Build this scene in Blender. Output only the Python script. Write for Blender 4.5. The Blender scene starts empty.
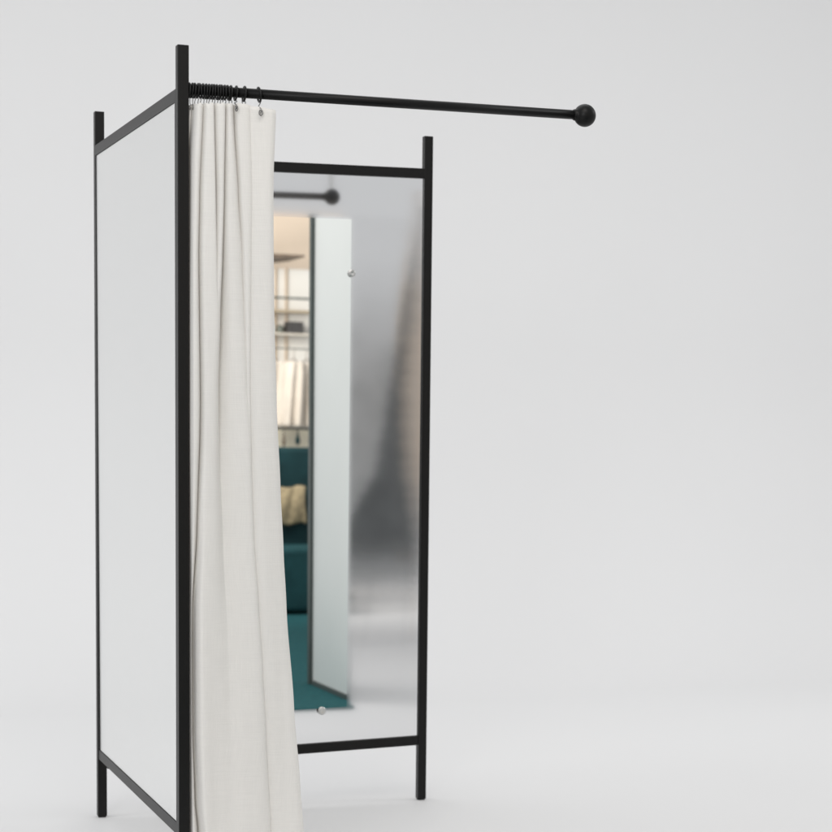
import bpy, bmesh, math, random
from mathutils import Vector, Matrix
random.seed(7)
S = bpy.context.scene
COL = S.collection

# ------------------------------------------------------------------ camera
yaw, pit, rol = 0.38201, -0.12036, 0.02021
F = Vector((math.sin(yaw)*math.cos(pit), math.cos(yaw)*math.cos(pit), math.sin(pit)))
R = Vector((math.cos(yaw), -math.sin(yaw), 0)); U = R.cross(F)
R2 = R*math.cos(rol)+U*math.sin(rol); U2 = -R*math.sin(rol)+U*math.cos(rol)
cam = bpy.data.cameras.new('camera'); co = bpy.data.objects.new('camera', cam); COL.objects.link(co)
m = Matrix.Identity(4)
for i in range(3):
    m[i][0] = R2[i]; m[i][1] = U2[i]; m[i][2] = -F[i]
m[0][3], m[1][3], m[2][3] = -1.01014, -5.05161, 1.23209
co.matrix_world = m
cam.sensor_width = 36; cam.lens = 36*2070.088/832
cam.shift_x = (416-562.554)/832; cam.shift_y = (669.921-416)/832
cam.clip_start = 0.05; cam.clip_end = 200
cam.dof.use_dof = True; cam.dof.focus_distance = 5.35; cam.dof.aperture_fstop = 4.5
S.camera = co

# ------------------------------------------------------------------ light
w = bpy.data.worlds.new('World'); S.world = w; w.use_nodes = True
bg = w.node_tree.nodes['Background']; bg.inputs[0].default_value = (0.985, 0.99, 1.0, 1); bg.inputs[1].default_value = 0.64
def area(name, loc, target, sx, sy, power, color=(1, 1, 1), spread=180):
    l = bpy.data.lights.new(name, 'AREA'); l.shape = 'RECTANGLE'; l.size = sx; l.size_y = sy
    l.energy = power; l.color = color; l.spread = math.radians(spread)
    o = bpy.data.objects.new(name, l); COL.objects.link(o); o.location = loc
    o.rotation_euler = (Vector(target)-Vector(loc)).to_track_quat('-Z', 'Y').to_euler()
    return o
area('overhead_softbox', (0.6, 2.0, 4.6), (0.7, 1.4, 0), 3.8, 3.0, 36)
area('front_left_fill', (-2.3, -4.3, 2.7), (0.2, 0.0, 0.75), 1.2, 1.4, 46)  # added fill that brightens the curtain front
area('backdrop_fill_right', (5.6, 0.6, 3.9), (2.2, 4.6, 0.0), 1.8, 1.4, 27, spread=125)  # added fill, lifts the lower backdrop and far floor
area('backdrop_fill_left', (-4.2, 0.6, 3.9), (-1.0, 3.9, 0.0), 1.8, 1.4, 25, spread=115)  # the same added fill from the left side
area('shop_fill', (1.45, -4.5, 2.1), (2.8, -6.5, 1.9), 0.7, 0.9, 60, (1.0, 0.955, 0.90))  # added out of view to brighten the mirrored shelving and wall
area('partition_fill', (0.4, -1.7, 3.7), (1.5, -1.3, 1.5), 1.6, 1.6, 27, (1.0, 0.95, 0.90))  # added above the frame to brighten the white partition
S.view_settings.view_transform = 'Standard'; S.view_settings.look = 'None'
S.view_settings.exposure = 0; S.view_settings.gamma = 1
S.cycles.max_bounces = 10

# ------------------------------------------------------------------ materials
def mat(name, col, rough=0.5, metal=0.0, spec=0.5, bump=None, vary=None, sheen=0.0, trans=None):
    M = bpy.data.materials.new(name); M.use_nodes = True
    nt = M.node_tree; N = nt.nodes; L = nt.links; b = N['Principled BSDF']
    b.inputs['Base Color'].default_value = (*col, 1); b.inputs['Roughness'].default_value = rough
    b.inputs['Metallic'].default_value = metal; b.inputs['Specular IOR Level'].default_value = spec
    b.inputs['Sheen Weight'].default_value = sheen
    tc = N.new('ShaderNodeTexCoord')
    if bump:
        sc, st, dist = bump
        n = N.new('ShaderNodeTexNoise'); n.inputs['Scale'].default_value = sc; n.inputs['Detail'].default_value = 3
        L.new(tc.outputs['Object'], n.inputs['Vector'])
        bp = N.new('ShaderNodeBump'); bp.inputs['Strength'].default_value = st; bp.inputs['Distance'].default_value = dist
        L.new(n.outputs['Fac'], bp.inputs['Height']); L.new(bp.outputs['Normal'], b.inputs['Normal'])
    if vary:
        sc, amt = vary
        n = N.new('ShaderNodeTexNoise'); n.inputs['Scale'].default_value = sc; n.inputs['Detail'].default_value = 5
        L.new(tc.outputs['Object'], n.inputs['Vector'])
        r = N.new('ShaderNodeValToRGB'); e = r.color_ramp.elements
        e[0].position = 0.3; e[1].position = 0.7
        e[0].color = (*[c*(1-amt) for c in col], 1); e[1].color = (*[min(1, c*(1+amt)) for c in col], 1)
        L.new(n.outputs['Fac'], r.inputs['Fac']); L.new(r.outputs['Color'], b.inputs['Base Color'])
    return M

M_black = mat('black_powder_coat', (0.0042, 0.0040, 0.0038), 0.40, spec=0.27, bump=(900, 0.12, 0.0006), vary=(14, 0.12))
M_rodblack = mat('black_satin_steel', (0.0035, 0.0035, 0.0035), 0.38, spec=0.22, bump=(500, 0.1, 0.0005), vary=(30, 0.15))
M_ring = mat('black_ring_enamel', (0.004, 0.004, 0.004), 0.4, spec=0.3)
M_steel = mat('dull_steel', (0.24, 0.235, 0.23), 0.3, metal=1)
M_clip = mat('chrome_clip', (0.62, 0.62, 0.60), 0.28, metal=1)
M_mirror = mat('mirror_silvering', (0.93, 0.955, 0.945), 0.012, metal=1)
M_glass_edge = mat('mirror_glass_edge', (0.45, 0.58, 0.53), 0.2)
M_floor = mat('white_studio_floor', (0.80, 0.80, 0.80), 0.62, spec=0.25, vary=(1.2, 0.004))
M_rubber = mat('black_rubber_foot', (0.02, 0.02, 0.02), 0.7)

def satin(name, tint, r1, r2, f):
    M = bpy.data.materials.new(name); M.use_nodes = True; nt = M.node_tree; N = nt.nodes; L = nt.links
    b = N['Principled BSDF']; b.inputs['Base Color'].default_value = (*tint, 1); b.inputs['Metallic'].default_value = 1
    b.inputs['Roughness'].default_value = r1
    g = N.new('ShaderNodeBsdfAnisotropic'); g.inputs['Color'].default_value = (*tint, 1); g.inputs['Roughness'].default_value = r2
    mx = N.new('ShaderNodeMixShader'); mx.inputs[0].default_value = f
    L.new(b.outputs[0], mx.inputs[1]); L.new(g.outputs[0], mx.inputs[2])
    L.new(mx.outputs[0], N['Material Output'].inputs['Surface'])
    return M
M_satin = satin('satin_mirror_sheet', (0.865, 0.872, 0.880), 0.045, 0.12, 0.02)
M_side = satin('pale_satin_sheet', (0.93, 0.934, 0.931), 0.20, 0.40, 0.4)

def linen(name, col):
    M = bpy.data.materials.new(name); M.use_nodes = True; nt = M.node_tree; N = nt.nodes; L = nt.links
    b = N['Principled BSDF']; b.inputs['Roughness'].default_value = 0.9; b.inputs['Specular IOR Level'].default_value = 0.15
    b.inputs['Sheen Weight'].default_value = 0.15
    uv = N.new('ShaderNodeUVMap')
    def stretched(sx, sy, scale, det):
        mp = N.new('ShaderNodeMapping'); mp.inputs['Scale'].default_value = (sx, sy, 1)
        n = N.new('ShaderNodeTexNoise'); n.inputs['Scale'].default_value = scale; n.inputs['Detail'].default_value = det
        L.new(uv.outputs[0], mp.inputs[0]); L.new(mp.outputs[0], n.inputs['Vector']); return n
    a = stretched(500, 14, 1.0, 2); c = stretched(14, 500, 1.0, 2)
    ad = N.new('ShaderNodeMath'); ad.operation = 'ADD'; L.new(a.outputs['Fac'], ad.inputs[0]); L.new(c.outputs['Fac'], ad.inputs[1])
    bp = N.new('ShaderNodeBump'); bp.inputs['Strength'].default_value = 0.5; bp.inputs['Distance'].default_value = 0.001
    L.new(ad.outputs[0], bp.inputs['Height']); L.new(bp.outputs['Normal'], b.inputs['Normal'])
    r = N.new('ShaderNodeValToRGB'); e = r.color_ramp.elements
    e[0].position = 0.75; e[1].position = 1.25
    md = N.new('ShaderNodeMapRange'); md.inputs[1].default_value = 0.7; md.inputs[2].default_value = 1.3
    L.new(ad.outputs[0], md.inputs[0]); L.new(md.outputs[0], r.inputs['Fac'])
    e[0].position = 0.0; e[1].position = 1.0
    e[0].color = (*[x*0.965 for x in col], 1); e[1].color = (*[min(1, x*1.03) for x in col], 1)
    L.new(r.outputs['Color'], b.inputs['Base Color'])
    tl = N.new('ShaderNodeBsdfTranslucent'); tl.inputs['Color'].default_value = (col[0], col[1]*0.95, col[2]*0.87, 1)
    mx = N.new('ShaderNodeMixShader'); mx.inputs[0].default_value = 0.18
    L.new(b.outputs[0], mx.inputs[1]); L.new(tl.outputs[0], mx.inputs[2])
    L.new(mx.outputs[0], N['Material Output'].inputs['Surface'])
    return M
M_linen = linen('off_white_linen', (0.90, 0.888, 0.862))

# ------------------------------------------------------------------ helpers
def thing(name, label, cat, loc=(0, 0, 0), group=None):
    o = bpy.data.objects.new(name, None); COL.objects.link(o); o.location = loc; o.empty_display_size = 0.1
    o['label'] = label; o['category'] = cat
    if group: o['group'] = group
    return o
def tag(o, label, cat, group=None):
    o['label'] = label; o['category'] = cat
    if group: o['group'] = group
    return o
def finish(name, bm, M, parent=None, smooth=False, bevel=0.0):
    """link the bmesh (built in world coordinates) as one object; a part keeps its world place under its parent"""
    bmesh.ops.recalc_face_normals(bm, faces=bm.faces)
    me = bpy.data.meshes.new(name); bm.to_mesh(me); bm.free(); me.materials.append(M)
    if smooth:
        for p in me.polygons: p.use_smooth = True
    o = bpy.data.objects.new(name, me); COL.objects.link(o)
    if parent:
        base = Vector((0, 0, 0)); q = parent
        while q: base += q.location; q = q.parent
        me.transform(Matrix.Translation(-base)); o.parent = parent
    if bevel:
        b = o.modifiers.new('bevel', 'BEVEL'); b.width = bevel; b.segments = 3; b.limit_method = 'ANGLE'; b.harden_normals = False
    return o
def recentre(o, c):
    o.data.transform(Matrix.Translation(-Vector(c))); o.location = Vector(c); return o
def hexa(bm, lo, hi):
    """box from two 4-corner rings (lists of points)"""
    a = [bm.verts.new(p) for p in lo]; b = [bm.verts.new(p) for p in hi]
    bm.faces.new(a[::-1]); bm.faces.new(b)
    for i in range(4): bm.faces.new((a[i], a[(i+1) % 4], b[(i+1) % 4], b[i]))
def box(bm, x0, x1, y0, y1, z0, z1):
    hexa(bm, [(x0, y0, z0), (x1, y0, z0), (x1, y1, z0), (x0, y1, z0)], [(x0, y0, z1), (x1, y0, z1), (x1, y1, z1), (x0, y1, z1)])
def tube(bm, pts, r, seg=16, closed=False, caps=True):
    pts = [Vector(p) for p in pts]; n = len(pts); rings = []
    rs = r if isinstance(r, (list, tuple)) else [r]*n
    prev = None
    for i, p in enumerate(pts):
        if closed: t = (pts[(i+1) % n]-pts[i-1]).normalized()
        else: t = (pts[min(i+1, n-1)]-pts[max(i-1, 0)]).normalized()
        if prev is None:
            a = t.orthogonal().normalized()
        else:
            a = (prev - t*prev.dot(t)).normalized()
        prev = a; b = t.cross(a)
        rings.append([bm.verts.new(p+(a*math.cos(2*math.pi*k/seg)+b*math.sin(2*math.pi*k/seg))*rs[i]) for k in range(seg)])
    m_ = n if closed else n-1
    for i in range(m_):
        A, B = rings[i], rings[(i+1) % n]
        for k in range(seg): bm.faces.new((A[k], A[(k+1) % seg], B[(k+1) % seg], B[k]))
    if caps and not closed:
        bm.faces.new(rings[0][::-1]); bm.faces.new(rings[-1])
def cyl(bm, p, q, r, seg=24): tube(bm, [p, q], r, seg)
def lathe(bm, c, axis, prof, seg=32):
    """prof: list of (distance along axis, radius)"""
    c = Vector(c); t = Vector(axis).normalized(); a = t.orthogonal().normalized(); b = t.cross(a); rings = []
    for d, r in prof:
        rings.append([bm.verts.new(c+t*d+(a*math.cos(2*math.pi*k/seg)+b*math.sin(2*math.pi*k/seg))*max(r, 1e-5)) for k in range(seg)])
    for A, B in zip(rings, rings[1:]):
        for k in range(seg): bm.faces.new((A[k], A[(k+1) % seg], B[(k+1) % seg], B[k]))
    bm.faces.new(rings[0][::-1]); bm.faces.new(rings[-1])
def lerp(a, b, t): return a+(b-a)*t
def interp(keys, v):
    if v <= keys[0][0]: return keys[0][1]
    for (a, x), (b, y) in zip(keys, keys[1:]):
        if v <= b:
            t = (v-a)/(b-a); t = t*t*(3-2*t)*0.5+t*0.5
            return x+(y-x)*t
    return keys[-1][1]

# ------------------------------------------------------------------ setting: floor and backdrop sweep
bm = bmesh.new(); X0, X1 = -9.0, 10.0; Y1 = 3.6; RAD = 1.6
vs = [bm.verts.new(p) for p in ((X0, -10, 0), (X1, -10, 0), (X1, Y1, 0), (X0, Y1, 0))]; bm.faces.new(vs)
floor = finish('floor', bm, M_floor); floor['kind'] = 'structure'
bm = bmesh.new(); rows = []
prof = [(Y1+RAD*math.sin(t), RAD*(1-math.cos(t))) for t in [math.pi/2*i/32 for i in range(33)]]+[(Y1+RAD, z) for z in (2.5, 4, 5.5)]
for y, z in prof: rows.append([bm.verts.new((x, y, z)) for x in (X0, X1)])
for a, b in zip(rows, rows[1:]): bm.faces.new((a[0], a[1], b[1], b[0]))
bd = finish('backdrop', bm, M_floor, smooth=True); bd['kind'] = 'structure'

# ------------------------------------------------------------------ fitting room
H = 2.1; W = 1.04838; D = 1.25146; s = 0.02723
ZT, ZB, HR = 2.00073, 0.18064, 0.02962
TT, TB = 0.0204, 0.0313            # the back rails sit a little lower at the far left post
YP, SK = 1.23487, 0.0152           # satin back sheet: plane y = YP + SK * x / W
def yp(x): return YP+SK*x/W
room = thing('fitting_room', 'freestanding fitting room with square black steel posts and pale satin panels on white floor', 'fitting room', (0, 0, 0))
def post(x, y, lean):
    b_ = bmesh.new(); a, c = x-lean/2, x+lean/2
    hexa(b_, [(a, y, 0.004), (a+s, y, 0.004), (a+s, y+s, 0.004), (a, y+s, 0.004)], [(c, y, H), (c+s, y, H), (c+s, y+s, H), (c, y+s, H)])
    p = finish('post', b_, M_black, room, bevel=0.0016)
    f = bmesh.new(); box(f, a+0.003, a+s-0.003, y+0.003, y+s-0.003, 0.0, 0.0038)
    finish('rubber_foot', f, M_rubber, p)
    return p
post(0, 0, 0.0008); post(0, D-s, 0.0047); post(W-s, D-s+SK, -0.0025)
def rail(P, Q, depth_vec, z0a, z1a, z0b, z1b):
    b_ = bmesh.new(); d = Vector(depth_vec)
    def ring(p, lo, hi):
        p = Vector(p); return [(p.x, p.y, lo), (p.x+d.x, p.y+d.y, lo), (p.x+d.x, p.y+d.y, hi), (p.x, p.y, hi)]
    hexa(b_, ring(P, z0a, z1a), ring(Q, z0b, z1b))
    return finish('rail', b_, M_black, room, bevel=0.0014)
e = 0.0006
# side rails (front post to rear left post), outer face a hair inside the post face
for z0, z1 in ((ZT-HR, ZT), (ZB, ZB+HR)):
    rail((e, s, 0), (e, D-s, 0), (s-2*e, 0, 0), z0, z1, z0, z1)
# back rails (rear left post to rear right post)
for z0, z1, t in ((ZT-HR, ZT, TT), (ZB, ZB+HR, TB)):
    rail((s, D-s+e+SK*s/W, 0), (W-s, D-s+e+SK, 0), (0, s-2*e, 0), z0-t, z1-t, z0, z1)
# side sheet
bm = bmesh.new(); box(bm, 0.0035, 0.0085, s+0.0145, D-s-0.0105, ZB+HR+0.0008, ZT-HR-0.0008)
sp = finish('side_panel', bm, M_side, room, bevel=0.0006); sp['label'] = 'pale white satin side panel'
bm = bmesh.new(); box(bm, 0.0009, 0.0095, s+0.0003, s+0.014, ZB+HR+0.0005, ZT-HR-0.0005); finish('panel_trim', bm, M_black, room, bevel=0.0006)
bm = bmesh.new(); box(bm, 0.0009, 0.0095, D-s-0.010, D-s-0.0003, ZB+HR+0.0005, ZT-HR-0.0005); finish('panel_trim', bm, M_black, room, bevel=0.0006)
# back sheet
bm = bmesh.new()
xa, xb = s+0.0008, W-s-0.0008
hexa(bm, [(xa, yp(xa), ZB+HR-TB+0.001), (xb, yp(xb), ZB+HR+0.001), (xb, yp(xb)+0.006, ZB+HR+0.001), (xa, yp(xa)+0.006, ZB+HR-TB+0.001)],
         [(xa, yp(xa), ZT-HR-TT-0.001), (xb, yp(xb), ZT-HR-0.001), (xb, yp(xb)+0.006, ZT-HR-0.001), (xa, yp(xa)+0.006, ZT-HR-TT-0.001)])
bp_ = finish('back_panel', bm, M_satin, room, bevel=0.0006); bp_['label'] = 'blurrily reflecting satin metal back panel'
# mirror
MXL, MXR = 0.33, 0.78481
def mz_top(x): return 1.83186-0.01305*(1-x/MXR)
def mz_bot(x): return 0.31422-0.02274*(1-x/MXR)
bm = bmesh.new(); off = 0.0085; th = 0.005
xr_t, xr_b = MXR, MXR-0.004
def mring(z_of, xr): return [(MXL, yp(MXL)-off, z_of(MXL)), (xr, yp(xr)-off, z_of(xr)), (xr, yp(xr)-off+th, z_of(xr)), (MXL, yp(MXL)-off+th, z_of(MXL))]
hexa(bm, mring(mz_bot, xr_b), mring(mz_top, xr_t))
mir = finish('mirror', bm, M_mirror, room); mir['label'] = 'tall narrow frameless mirror'
mir.data.materials.append(M_glass_edge)
for p in mir.data.polygons:
    if abs(p.normal.y) < 0.9: p.material_index = 1
def clip(x, z):
    b_ = bmesh.new(); y = yp(x)
    lathe(b_, (x, y+0.001, z), (0, -1, 0), [(0, 0.0065), (0.010, 0.0065), (0.0105, 0.0125), (0.0135, 0.0125), (0.0155, 0.0108), (0.0165, 0.007), (0.0158, 0.0035), (0.0150, 0.0)], 28)
    finish('clip', b_, M_clip, mir, smooth=False, bevel=0.0004)
clip(MXR+0.001, 1.668); clip(0.700, 0.304); clip(MXL-0.001, 1.655); clip(0.42, 0.296)
# rod with ball
L_ = 1.0821; ZR, TR = 2.02127, 0.02273; YR0 = s/2; YR1 = s/2+0.06566
def rodp(x): t = x/L_; return Vector((x, lerp(YR0, YR1, t), ZR-TR*(1-t)))
bm = bmesh.new(); cyl(bm, rodp(s-0.0005), rodp(L_), 0.0119, 40)
rod = finish('curtain_rod', bm, M_rodblack, room)
for p in rod.data.polygons: p.use_smooth = len(p.vertices) == 4
bm = bmesh.new(); ax = (rodp(L_)-rodp(0)).normalized(); rb = 0.0292
lathe(bm, rodp(L_), ax, [(-0.034, 0.0125), (-0.030, 0.0145), (-0.0245, 0.0155)]+[(rb*math.sin(t), rb*math.cos(t)) for t in [(-0.93+1.0*(i/30)*(math.pi/2+0.93)) for i in range(31)]], 48)
ball = finish('ball_finial', bm, M_rodblack, rod, smooth=True)

# ------------------------------------------------------------------ curtain
KX = [(60, .002414), (105, .002424), (400, .00247), (832, .00253), (910, .00255)]
KX0 = [(60, .026), (105, .026), (400, .025), (832, .023), (910, .023)]
KZ = [(60, 2.0655), (105, 1.9595), (400, 1.261), (832, .190), (903, .012)]
def lin(keys, v):
    for (a, x), (b, y) in zip(keys, keys[1:]):
        if v <= b or (b, y) == keys[-1]: return x+(y-x)*(v-a)/(b-a)
KT = [(60, .000176), (105, .000176), (400, .00006), (832, -.00014), (910, -.00014)]
def pz(px, py): return lin(KZ, py)+(px-190)*lin(KT, py)
def px2x(px, py): return lin(KX0, py)+(px-190)*lin(KX, py)
right_edge = [(95, 276.5), (109, 276.6), (130, 275.6), (160, 274.4), (190, 273.9), (300, 274.3), (400, 277), (480, 281), (540, 284), (600, 287), (700, 294.3), (780, 300.3), (832, 304), (903, 309)]
left_edge = [(95, 190.9), (903, 191.2)]
# folds: (centre by row), (depth by row), width left, width right in metres
creases = [
  ([(95, 194.5), (160, 192.5), (300, 190.5), (903, 190.5)], [(95, .046), (160, .034), (300, .014), (903, .012)], .003, .0055),
  ([(95, 205.0), (190, 201.3), (250, 200.3), (400, 201.7), (530, 199.5), (600, 197.0), (730, 197.5), (800, 199.5), (832, 202), (903, 204)],
   [(95, .022), (300, .030), (500, .034), (600, .050), (903, .050)], .0056, .0040),
  ([(95, 215.0), (190, 216.6), (260, 217), (330, 218)], [(95, .022), (190, .024), (250, .012), (310, 0), (903, 0)], .0030, .0048),
  ([(95, 226.8), (190, 225.5), (250, 224.3), (320, 222.5), (380, 221), (460, 221.5), (540, 224), (640, 228), (903, 236)],
   [(95, .022), (190, .026), (300, .038), (400, .036), (520, .024), (640, .007), (760, .002), (903, .002)], None, None),
  ([(95, 235.4), (120, 236.2), (190, 240.0), (250, 243.2), (380, 247), (430, 249)], [(95, .028), (190, .020), (250, .012), (380, .007), (440, 0), (903, 0)], .0070, .0030),
  ([(95, 250.5), (190, 252.6), (250, 252), (380, 251), (460, 252.3), (530, 254.5), (600, 259), (665, 263), (730, 266.7), (832, 272), (903, 276)],
   [(95, .007), (190, .008), (300, .011), (420, .014), (560, .012), (903, .010)], .0060, .0125),
]
wl3 = [(95, .0035), (230, .0040), (320, .0062), (400, .0085), (520, .013), (640, .02), (903, .03)]
wr3 = [(95, .0035), (230, .0050), (320, .0125), (400, .020), (520, .032), (640, .04), (903, .05)]
NU, NV = 460, 210
def top_py(u_px): return 103.0+max(0, (u_px-240))*0.19
def build_curtain():
    b_ = bmesh.new(); uvl = b_.loops.layers.uv.new('UVMap'); grid = []; uvs = {}
    for j in range(NV+1):
        v = j/NV; py0 = 101+(903-101)*v; row = []
        le = px2x(interp(left_edge, py0), py0); re = px2x(interp(right_edge, py0), py0)
        cs = [(px2x(interp(c, py0), py0), interp(d, py0), (interp(wl3, py0) if wl is None else wl), (interp(wr3, py0) if wr is None else wr)) for c, d, wl, wr in creases]
        arc = 0
        for i in range(NU+1):
            u = i/NU; x = lerp(le, re, u); pxu = 190+(x-lin(KX0, py0))/lin(KX, py0)
            y = -0.018-0.012*v
            for xc, dep, wl, wr in cs:
                t = (x-xc); wd = wl if t < 0 else wr
                y += dep*math.exp(-(abs(t)/wd)**1.35)
            x1 = cs[1][0]; y += 0.034*min(1, max(0, (v-0.42)/0.25))/(1+math.exp(min(60, (x-x1+0.001)/0.0011)))
            # slow body of the cloth
            y += 0.0040*math.sin(x*48+v*2.2+0.5)*(0.3+v) + 0.0007*math.sin(x*140-v*5)*(0.5+0.5*math.sin(v*9))
            y += 0.0006*math.sin(v*17+x*25)*min(1, v*3)
            # right hem turns slightly back
            h = max(0, (u-0.93)/0.07); y += 0.010*h*h
            h = max(0, (0.035-u)/0.035); y += 0.040*h
            # top hem scallops between hooks
            tp = 103.0+max(0, (pxu-238))*0.19+(1.3*math.sin((pxu-190)/5.4*math.pi)**2 if pxu < 238 else 0.5*math.sin((pxu-246)/15*math.pi)**2)
            py = tp+(903-tp)*v
            z = pz(pxu, py)
            if z < 0.008: z = 0.008
            row.append(b_.verts.new((x, y, z)))
            if i: arc += math.hypot(row[i].co.x-row[i-1].co.x, row[i].co.y-row[i-1].co.y)
            uvs[row[-1]] = (arc*1.0, z)
        grid.append(row)
    for j in range(NV):
        for i in range(NU):
            f = b_.faces.new((grid[j][i], grid[j+1][i], grid[j+1][i+1], grid[j][i+1]))
            for lp in f.loops: lp[uvl].uv = uvs[lp.vert]
    o = finish('curtain', b_, M_linen, smooth=True)
    md = o.modifiers.new('thickness', 'SOLIDIFY'); md.thickness = 0.0016; md.offset = 1
    return o
cur = build_curtain()
recentre(cur, (0.15, 0, 0.0))
tag(cur, 'off-white linen curtain gathered in folds beside the front black post', 'curtain')

# ------------------------------------------------------------------ curtain rings
def rod_x(px): return 0.0320+(px-190)*0.002424
def ring_mesh(b_, c, R_, r, tilt):
    pts = []
    for k in range(40):
        a = 2*math.pi*k/40
        pts.append(Vector(c)+Vector((math.cos(a)*R_*math.sin(tilt), math.sin(a)*R_, math.cos(a)*R_*math.cos(tilt))))
    tube(b_, pts, r, 12, closed=True)
pxs = []
q = 189.4
while q < 241:
    pxs.append(q); q += 3.05+random.uniform(-0.55, 0.45)
pxs = pxs[:16]+[236.9, 245.6, 260.9]
rlabels = {len(pxs)-1: 'black curtain ring with open steel hook, nearest the ball end of the rod',
           len(pxs)-2: 'black curtain ring standing alone between the bunched rings and the end ring',
           len(pxs)-3: 'last black curtain ring of the bunch, its steel hook in an eyelet'}
for i, p_ in enumerate(pxs):
    x = rod_x(p_); rc = rodp(x); big = i >= len(pxs)-2
    r = 0.0026 if big else 0.0023; Rr = 0.0119+0.0022+r*1.05
    c = Vector((x, rc.y, rc.z-0.0018)); tilt = random.uniform(-0.12, 0.12) if not big else (0.12 if i == len(pxs)-1 else -0.06)
    lab = rlabels.get(i, 'black curtain ring bunched tight with others beside the front post')
    t = thing('curtain_ring', lab, 'curtain ring', c, 'curtain rings on the black rod')
    b_ = bmesh.new(); ring_mesh(b_, c, Rr, r, -tilt); finish('ring', b_, M_ring, t, smooth=True)
    tp = 103.0+max(0, (p_-238))*0.19
    ze = pz(p_, tp)-(0.014 if i >= len(pxs)-3 and i != len(pxs)-2 else 0.010)
    zb = c.z-Rr
    yf = -0.028 if i in (len(pxs)-1, len(pxs)-3) else 0.006
    dx = -0.0085 if i == len(pxs)-1 else (-0.010 if i == len(pxs)-3 else random.uniform(-.0012, .0012))
    b_ = bmesh.new()
    hook = [(x, c.y, zb+0.002), (x+0.0012, c.y*0.6, zb-0.004), (x+dx, lerp(c.y, yf, 0.6), lerp(zb, ze, 0.45)), (x+dx, yf-0.002, lerp(zb, ze, 0.75)), (x+dx, yf-0.0035, ze+0.002), (x+dx, yf-0.001, ze-0.003), (x+dx, yf+0.004, ze-0.001)]
    tube(b_, hook, 0.0011, 8); finish('hook', b_, M_steel, t, smooth=True)
    if big and i == len(pxs)-2:
        b_ = bmesh.new(); tube(b_, [(x-0.006, c.y-.004, zb+0.003), (x-0.0072, c.y-.01, zb-0.006), (x-0.0068, 0.0, zb-0.016)], 0.0011, 8); finish('hook', b_, M_steel, t, smooth=True)
    if i in (len(pxs)-1, len(pxs)-3):
        b_ = bmesh.new(); n_ = 24
        tube(b_, [(x+dx+(0.0042 if i == len(pxs)-1 else .003)*math.cos(2*math.pi*k/n_), yf-0.0015, ze-0.0015+0.0062*math.sin(2*math.pi*k/n_)) for k in range(n_)], 0.0016, 8, closed=True)
        finish('eyelet', b_, M_steel, t, smooth=True)

# ------------------------------------------------------------------ the shop side that the mirror and satin sheet reflect
M_teal = mat('teal_carpet', (0.026, 0.112, 0.122), 0.9, spec=0.1, bump=(400, 0.5, 0.003), vary=(60, 0.2))
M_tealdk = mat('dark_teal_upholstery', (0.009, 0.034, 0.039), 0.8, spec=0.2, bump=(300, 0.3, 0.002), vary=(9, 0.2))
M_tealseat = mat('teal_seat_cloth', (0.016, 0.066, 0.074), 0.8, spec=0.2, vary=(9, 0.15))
M_peach = mat('peach_plaster', (0.84, 0.69, 0.555), 0.8, spec=0.1, vary=(2, 0.04))
M_cream = mat('cream_board', (0.74, 0.71, 0.67), 0.7, vary=(3, 0.03))
M_white = mat('white_laminate', (0.84, 0.85, 0.835), 0.35, vary=(2, 0.02))
M_dkmetal = mat('grey_green_metal', (0.07, 0.085, 0.08), 0.4, vary=(9, 0.1))
M_brown = mat('brown_wood', (0.12, 0.085, 0.06), 0.6, vary=(20, 0.25))
M_tan = mat('tan_wool', (0.34, 0.27, 0.165), 0.9, bump=(120, 0.6, 0.004), vary=(25, 0.25))
M_garm = mat('cream_cotton', (0.62, 0.55, 0.48), 0.9, bump=(200, 0.3, 0.002), vary=(14, 0.05))
M_box = mat('charcoal_box', (0.045, 0.042, 0.042), 0.6, vary=(18, 0.2))
M_charcoal = mat('charcoal_stand_in', (0.14, 0.146, 0.148), 0.9, spec=0.05, vary=(5, 0.2))
M_greycl = mat('grey_felt', (0.50, 0.505, 0.51), 0.9, spec=0.05, vary=(5, 0.15))

bm = bmesh.new(); g0 = [(0.2, -7.0), (3.37, -7.0), (1.466, -0.87), (1.466, -0.80), (0.2, -0.80)]
ga = [bm.verts.new((x, y, 0.004)) for x, y in g0]; gb = [bm.verts.new((x, y, 0.012)) for x, y in g0]
bm.faces.new(ga); bm.faces.new(gb[::-1])
for i in range(5): bm.faces.new((ga[i], gb[i], gb[(i+1) % 5], ga[(i+1) % 5]))
cp = finish('carpet', bm, M_teal); recentre(cp, (1.5, -4, 0)); tag(cp, 'teal carpet seen low in the mirror', 'carpet')

def wx(px): return 2.539+(px-272)*0.0068      # photo column seen in the mirror -> x at y = -6
def wz(py): return 2.515-(py-217)*0.00661      # photo row seen in the mirror -> z at y = -6

# partition panel (mirror's right strip)
t = thing('partition_panel', 'white partition panel with dark metal edge post, right half of the mirror', 'partition', (1.5, -1.5, 0.012))
bm = bmesh.new(); hexa(bm, [(1.5, -1.55, .033), (1.506, -1.55, .033), (1.506, -1.015, .033), (1.5, -1.015, .033)], [(1.5, -1.55, 2.106), (1.506, -1.55, 2.106), (1.506, -1.015, 2.055), (1.5, -1.015, 2.055)]); finish('panel', bm, M_white, t, bevel=0.001)
bm = bmesh.new(); box(bm, 1.485, 1.522, -1.585, -1.552, 0.012, 2.112); finish('post', bm, M_dkmetal, t, bevel=0.001)
bm = bmesh.new(); box(bm, 1.492, 1.508, -1.551, -1.015, 0.012, 0.032); finish('rail', bm, M_dkmetal, t, bevel=0.001)

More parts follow.
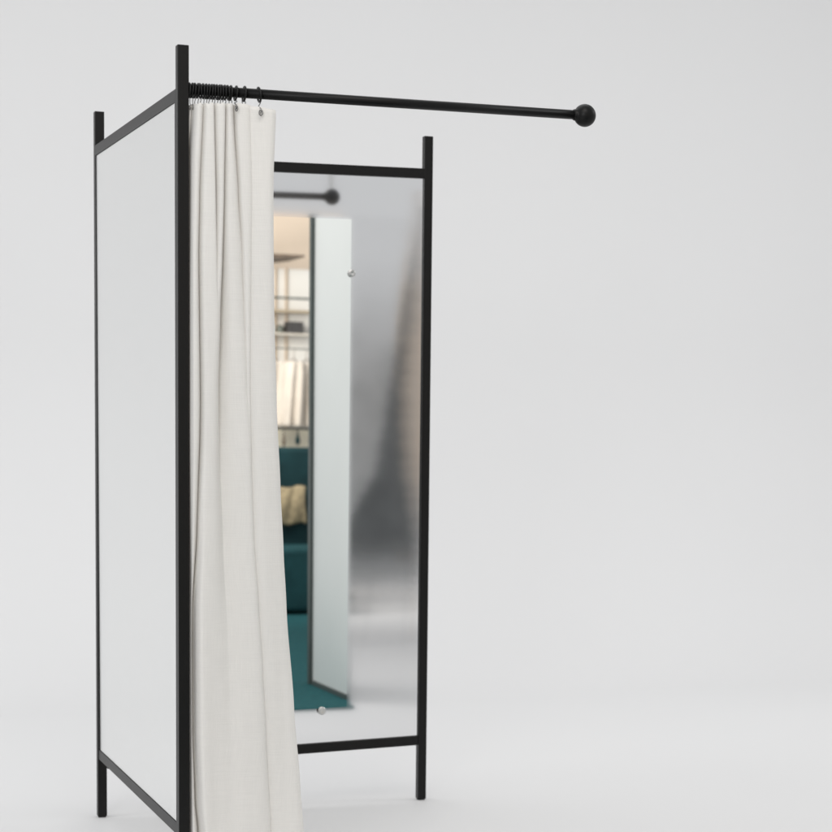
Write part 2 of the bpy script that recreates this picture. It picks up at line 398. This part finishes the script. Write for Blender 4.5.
# peach wall
bm = bmesh.new(); box(bm, 1.3, 3.34, -7.12, -7.0, 0.0, 2.64)
pw = finish('wall', bm, M_peach, bevel=0.004); recentre(pw, (2.4, -7.06, 0)); tag(pw, 'peach plastered wall at the top left of the mirror', 'wall')

# display shelving in front of it
t = thing('display_shelf', 'bright cream display shelving with brown canopy shelf, upper left in the mirror', 'shelving', (2.7, -6.3, 0.012))
bm = bmesh.new(); box(bm, wx(255), wx(330), -6.42, -6.40, 0.9, wz(263)); finish('back_board', bm, M_cream, t, bevel=0.002)
bm = bmesh.new()
hexa(bm, [(wx(250), -6.39, wz(264)), (wx(304), -6.39, wz(255.5)), (wx(304), -6.0, wz(255)), (wx(250), -6.0, wz(258))],
         [(wx(250), -6.39, wz(253)), (wx(304), -6.39, wz(253)), (wx(304), -6.0, wz(253)), (wx(250), -6.0, wz(253))])
finish('shelf', bm, M_brown, t)
for p_ in (291, 302):
    bm = bmesh.new(); box(bm, wx(p_)-.006, wx(p_)+.006, -6.39, -6.377, 0.012, wz(262)); finish('upright', bm, mat('tan_upright', (.55, .42, .30), .6), t)
bm = bmesh.new(); box(bm, wx(250), wx(325), -6.38, -6.2, wz(308.5), wz(306)); finish('shelf', bm, mat('tan_shelf', (.42, .34, .24), .6), t)
bm = bmesh.new(); box(bm, wx(250), wx(325), -6.38, -6.2, wz(331), wz(329.5)); finish('shelf', bm, mat('pale_shelf', (.72, .66, .58), .6), t)
bm = bmesh.new(); box(bm, wx(297), wx(312.5), -6.33, -6.205, wz(329.3), wz(317.5)); bx_ = finish('storage_box', bm, M_box, bevel=0.006)
recentre(bx_, (wx(304), -6.27, wz(329.3))); tag(bx_, 'small charcoal storage box on the pale shelf in the mirror', 'box')
for k, (p_, h_, r_, mm, nm, lab) in enumerate([(277, 8, .022, M_greycl, 'jar', 'squat grey jar at the left of the pale shelf'), (283, 10, .020, M_white, 'jar', 'white jar beside the grey jar on the pale shelf'), (291.5, 8.5, .024, mat('green_grey_pot', (.13, .14, .12), .5), 'pot', 'dark green-grey pot beside the charcoal box')]):
    bm = bmesh.new(); hh = h_*.0066
    lathe(bm, (wx(p_), -6.28, wz(329.3)), (0, 0, 1), [(0, r_*.8), (hh*.2, r_), (hh*.75, r_), (hh*.88, r_*.6), (hh, r_*.65)], 20)
    o = finish(nm, bm, mm, smooth=True); recentre(o, (wx(p_), -6.28, wz(329.3))); tag(o, lab, nm)

# garment rack
t = thing('garment_rack', 'dark metal garment rack with three thin bars, in the mirror', 'garment rack', (2.7, -6.0, 0.012))
for py, r_ in ((296, .0075), (346, .0045), (425.5, .0085)):
    bm = bmesh.new(); cyl(bm, (wx(246), -6.0, wz(py)), (wx(345), -6.0, wz(py)), r_, 12); finish('bar', bm, M_dkmetal, t)
for p_ in (246, 345):
    bm = bmesh.new(); cyl(bm, (wx(p_), -6.0, .02), (wx(p_), -6.0, wz(290)), .011, 12); finish('upright', bm, M_dkmetal, t)
    bm = bmesh.new(); box(bm, wx(p_)-.015, wx(p_)+.015, -6.22, -5.78, .012, .03); finish('foot', bm, M_dkmetal, t, bevel=.002)
def garment(px0, px1, y, lab, top=359, bot=423):
    b_ = bmesh.new(); n, k_ = 60, 24; g = []
    for j in range(k_+1):
        v = j/k_; py = lerp(top, bot, v)
        half = (px1-px0)/2*(0.80+0.20*min(1, v*5)**.5); cxp = (px0+px1)/2
        row = []
        for i in range(n+1):
            u = i/n*2-1; x = wx(cxp+u*half)
            yy = y+0.035*math.sqrt(max(0, 1-u*u))+0.022*math.sin(u*7+px0+v*3.2)*(.3+v)
            row.append(b_.verts.new((x, yy, wz(py))))
        g.append(row)
    for j in range(k_):
        for i in range(n): b_.faces.new((g[j][i], g[j+1][i], g[j+1][i+1], g[j][i+1]))
    tt = thing('garment', lab, 'garment', (wx((px0+px1)/2), y, wz(346)), 'cream garments on the rack')
    o = finish('cloth', b_, M_garm, tt, smooth=True); md = o.modifiers.new('t', 'SOLIDIFY'); md.thickness = .004
    b_ = bmesh.new(); c_ = (px0+px1)/2; q_ = (px1-px0)*.3
    tube(b_, [(wx(c_-q_), y+.01, wz(top+3)), (wx(c_), y+.01, wz(top-3)), (wx(c_+q_), y+.01, wz(top+3))], .004, 8)
    tube(b_, [(wx(c_), y+.01, wz(top-3)), (wx(c_), y+.01, wz(top-9)), (wx(c_+.8), y+.008, wz(347))], .0022, 8)
    finish('hanger', b_, M_brown, tt)
garment(260, 287, -6.0, 'cream cotton garment hanging furthest left in the mirror, against the curtain edge')
garment(279, 302, -5.93, 'cream pleated garment hanging in the middle of the mirrored rack')
garment(293, 318, -5.99, 'cream garment hanging furthest right on the mirrored rack, beside the dark post')
for k, (p_, a, b2, rr, mm, lab) in enumerate([(298, 427, 442, .017, M_tealdk, 'dark pear-shaped tag hanging under the lower bar'), (284, 427, 444, .012, M_brown, 'brown tag hanging under the lower bar')]):
    bm = bmesh.new(); hh = (b2-a)*.0066
    lathe(bm, (wx(p_), -6.0, wz(b2)), (0, 0, 1), [(0, rr*.4), (hh*.12, rr*.9), (hh*.35, rr), (hh*.6, rr*.55), (hh*.8, rr*.3), (hh, .003)], 18)
    o = finish('hanging_tag', bm, mm, smooth=True); recentre(o, (wx(p_), -6.0, wz(b2))); tag(o, lab, 'tag')
bm = bmesh.new(); box(bm, wx(250), wx(335), -6.35, -6.30, 0.3, wz(426)); o = finish('low_board', bm, mat('sand_board', (.9, .8, .64), .7, vary=(8, .15)), bevel=.003)
recentre(o, (2.75, -6.32, .3)); tag(o, 'sand coloured board behind the hanging tags', 'board')

# teal armchair-like bench with tan throw (at y about -5)
def bx5(px): return 2.263+(px-272)*0.00629
def bz5(py): return 2.419-(py-217)*0.00612
t = thing('bench', 'dark teal upholstered bench standing on the teal carpet in the mirror', 'bench', (2.35, -5.2, 0.012))
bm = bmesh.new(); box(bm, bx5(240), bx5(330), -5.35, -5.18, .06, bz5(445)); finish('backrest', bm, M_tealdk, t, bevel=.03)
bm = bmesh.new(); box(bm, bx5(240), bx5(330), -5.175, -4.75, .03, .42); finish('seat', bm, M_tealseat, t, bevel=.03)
for a in (245, 325):
    for y in (-5.3, -4.8):
        bm = bmesh.new(); cyl(bm, (bx5(a), y, .012), (bx5(a), y, .058), .015, 12); finish('leg', bm, M_brown, t)
bm = bmesh.new(); n = 30; g = []
for j in range(13):
    v = j/12; row = []
    for i in range(n+1):
        u = i/n; edge = 0.006*math.sin(u*7+1)+0.003*math.sin(u*17)
        z = lerp(bz5(485)+edge, bz5(521)+edge*2-.03*(u-.5), v)
        y = -5.145+.02*math.sin(v*math.pi)+.006*math.sin(u*21+v*5)
        row.append(bm.verts.new((lerp(bx5(262), bx5(312.3)-0.01*math.sin(v*5), u), y, z)))
    g.append(row)
for j in range(12):
    for i in range(n): bm.faces.new((g[j][i], g[j+1][i], g[j+1][i+1], g[j][i+1]))
o = finish('throw', bm, M_tan, smooth=True); md = o.modifiers.new('t', 'SOLIDIFY'); md.thickness = .012
recentre(o, (2.4, -5.14, .6)); tag(o, 'tan wool throw draped over the dark teal bench', 'throw')

# unseen charcoal slats, grey felt screen and cream screen: added to shape the soft dark reflection in the satin sheet
def fx(px): return 2.129+(px-350)*0.0055       # at y = -3
def fz(py): return 1.777-(py-310)*0.00525
t = thing('dark_stand_in', 'added slanted charcoal slatted screen blurred in the satin back panel near the right post', 'stand_in', (2.4, -3.0, 0))
bm = bmesh.new()
def prism(bm, pts, y0, y1):
    a = [bm.verts.new((x, y0, z)) for x, z in pts]; b = [bm.verts.new((x, y1, z)) for x, z in pts]
    bm.faces.new(a); bm.faces.new(b[::-1])
    for i in range(len(a)): bm.faces.new((a[i], b[i], b[(i+1) % len(a)], a[(i+1) % len(a)]))
bm.free()
def edge(keys, z): return lin(keys, z)
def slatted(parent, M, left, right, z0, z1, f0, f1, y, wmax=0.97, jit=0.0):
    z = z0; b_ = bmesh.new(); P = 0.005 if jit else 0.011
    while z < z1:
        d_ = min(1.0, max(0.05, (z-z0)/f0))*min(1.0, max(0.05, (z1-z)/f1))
        h_ = P*max(0.08, min(wmax, d_*d_*(3-2*d_)))  # slats thin out at both ends, grading the reflected tone by shape
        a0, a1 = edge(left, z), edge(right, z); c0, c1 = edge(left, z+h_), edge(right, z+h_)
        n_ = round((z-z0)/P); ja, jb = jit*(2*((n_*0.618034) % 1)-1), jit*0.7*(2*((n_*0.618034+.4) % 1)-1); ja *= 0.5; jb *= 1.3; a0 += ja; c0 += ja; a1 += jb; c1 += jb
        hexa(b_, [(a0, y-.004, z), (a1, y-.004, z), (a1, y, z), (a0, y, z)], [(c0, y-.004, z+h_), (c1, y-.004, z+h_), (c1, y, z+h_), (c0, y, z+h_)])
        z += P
    finish('stand_in_face', b_, M, parent)
slatted(t, M_charcoal, [(-.2, fx(343)), (fz(530), fx(343)), (fz(470), fx(377)), (fz(215), fx(419)), (9, fx(419))], [(-.2, fx(424)), (fz(560), fx(424)), (fz(470), fx(409)), (fz(380), fx(405)), (fz(215), fx(421)), (9, fx(421))], .19, fz(205), .48, .7, -3.0, jit=0.06)  # added out of view; outline follows the slanted dark reflection
for a, b in ((366, 421), (407, 422)):
    bm = bmesh.new(); cyl(bm, (fx(a), -3.008, 0.0), (fx(b), -3.008, fz(205)), .0015, 8); finish('upright', bm, M_greycl, t)
t = thing('grey_stand_in', 'added grey slatted screen forming the soft dark patch in the satin back panel', 'stand_in', (2.6, -3.9, 0))
slatted(t, M_greycl, [(0, 2.36), (9, 2.36)], [(0, 2.97), (9, 2.97)], .11, 2.35, .50, 1.15, -3.9, .95)  # added out of view; thinning slats soften the reflected grey
for x in (2.35, 2.98):
    bm = bmesh.new(); cyl(bm, (x, -3.925, 0), (x, -3.91, 2.27), .002, 12); finish('upright', bm, M_greycl, t)
t = thing('warm_stand_in', 'added peach cream screen glowing along the right edge of the satin back panel', 'stand_in', (2.9, -3.2, 0))
M_cs = mat('peach_stand_in', (0.66, 0.56, 0.47), 0.9, vary=(4, .04))
slatted(t, M_cs, [(-.2, fx(412)), (fz(600), fx(412)), (fz(420), fx(405)), (fz(300), fx(410)), (fz(195), fx(422)), (9, fx(422))], [(-.2, fx(500)), (9, fx(500))], .42, fz(185), .7, .9, -3.2, jit=0.03)  # added out of view for the warm edge of the reflection
for a in (430, 498):
    bm = bmesh.new(); cyl(bm, (fx(a), -3.222, 0.0), (fx(a), -3.212, fz(185)), .002, 12); finish('upright', bm, M_cs, t)

# added cord out of view, stands in for the wire reflected above the ball
bm = bmesh.new(); cyl(bm, (2.022, -3.0, 2.39), (2.022, -3.0, 4.4), .0055, 8)
o = finish('wire_stand_in', bm, mat('tan_cord', (.25, .22, .18), .7), smooth=True); recentre(o, (2.022, -3.0, 2.39))
tag(o, 'thin tan stand-in for the wire above the reflected ball in the back panel', 'string')
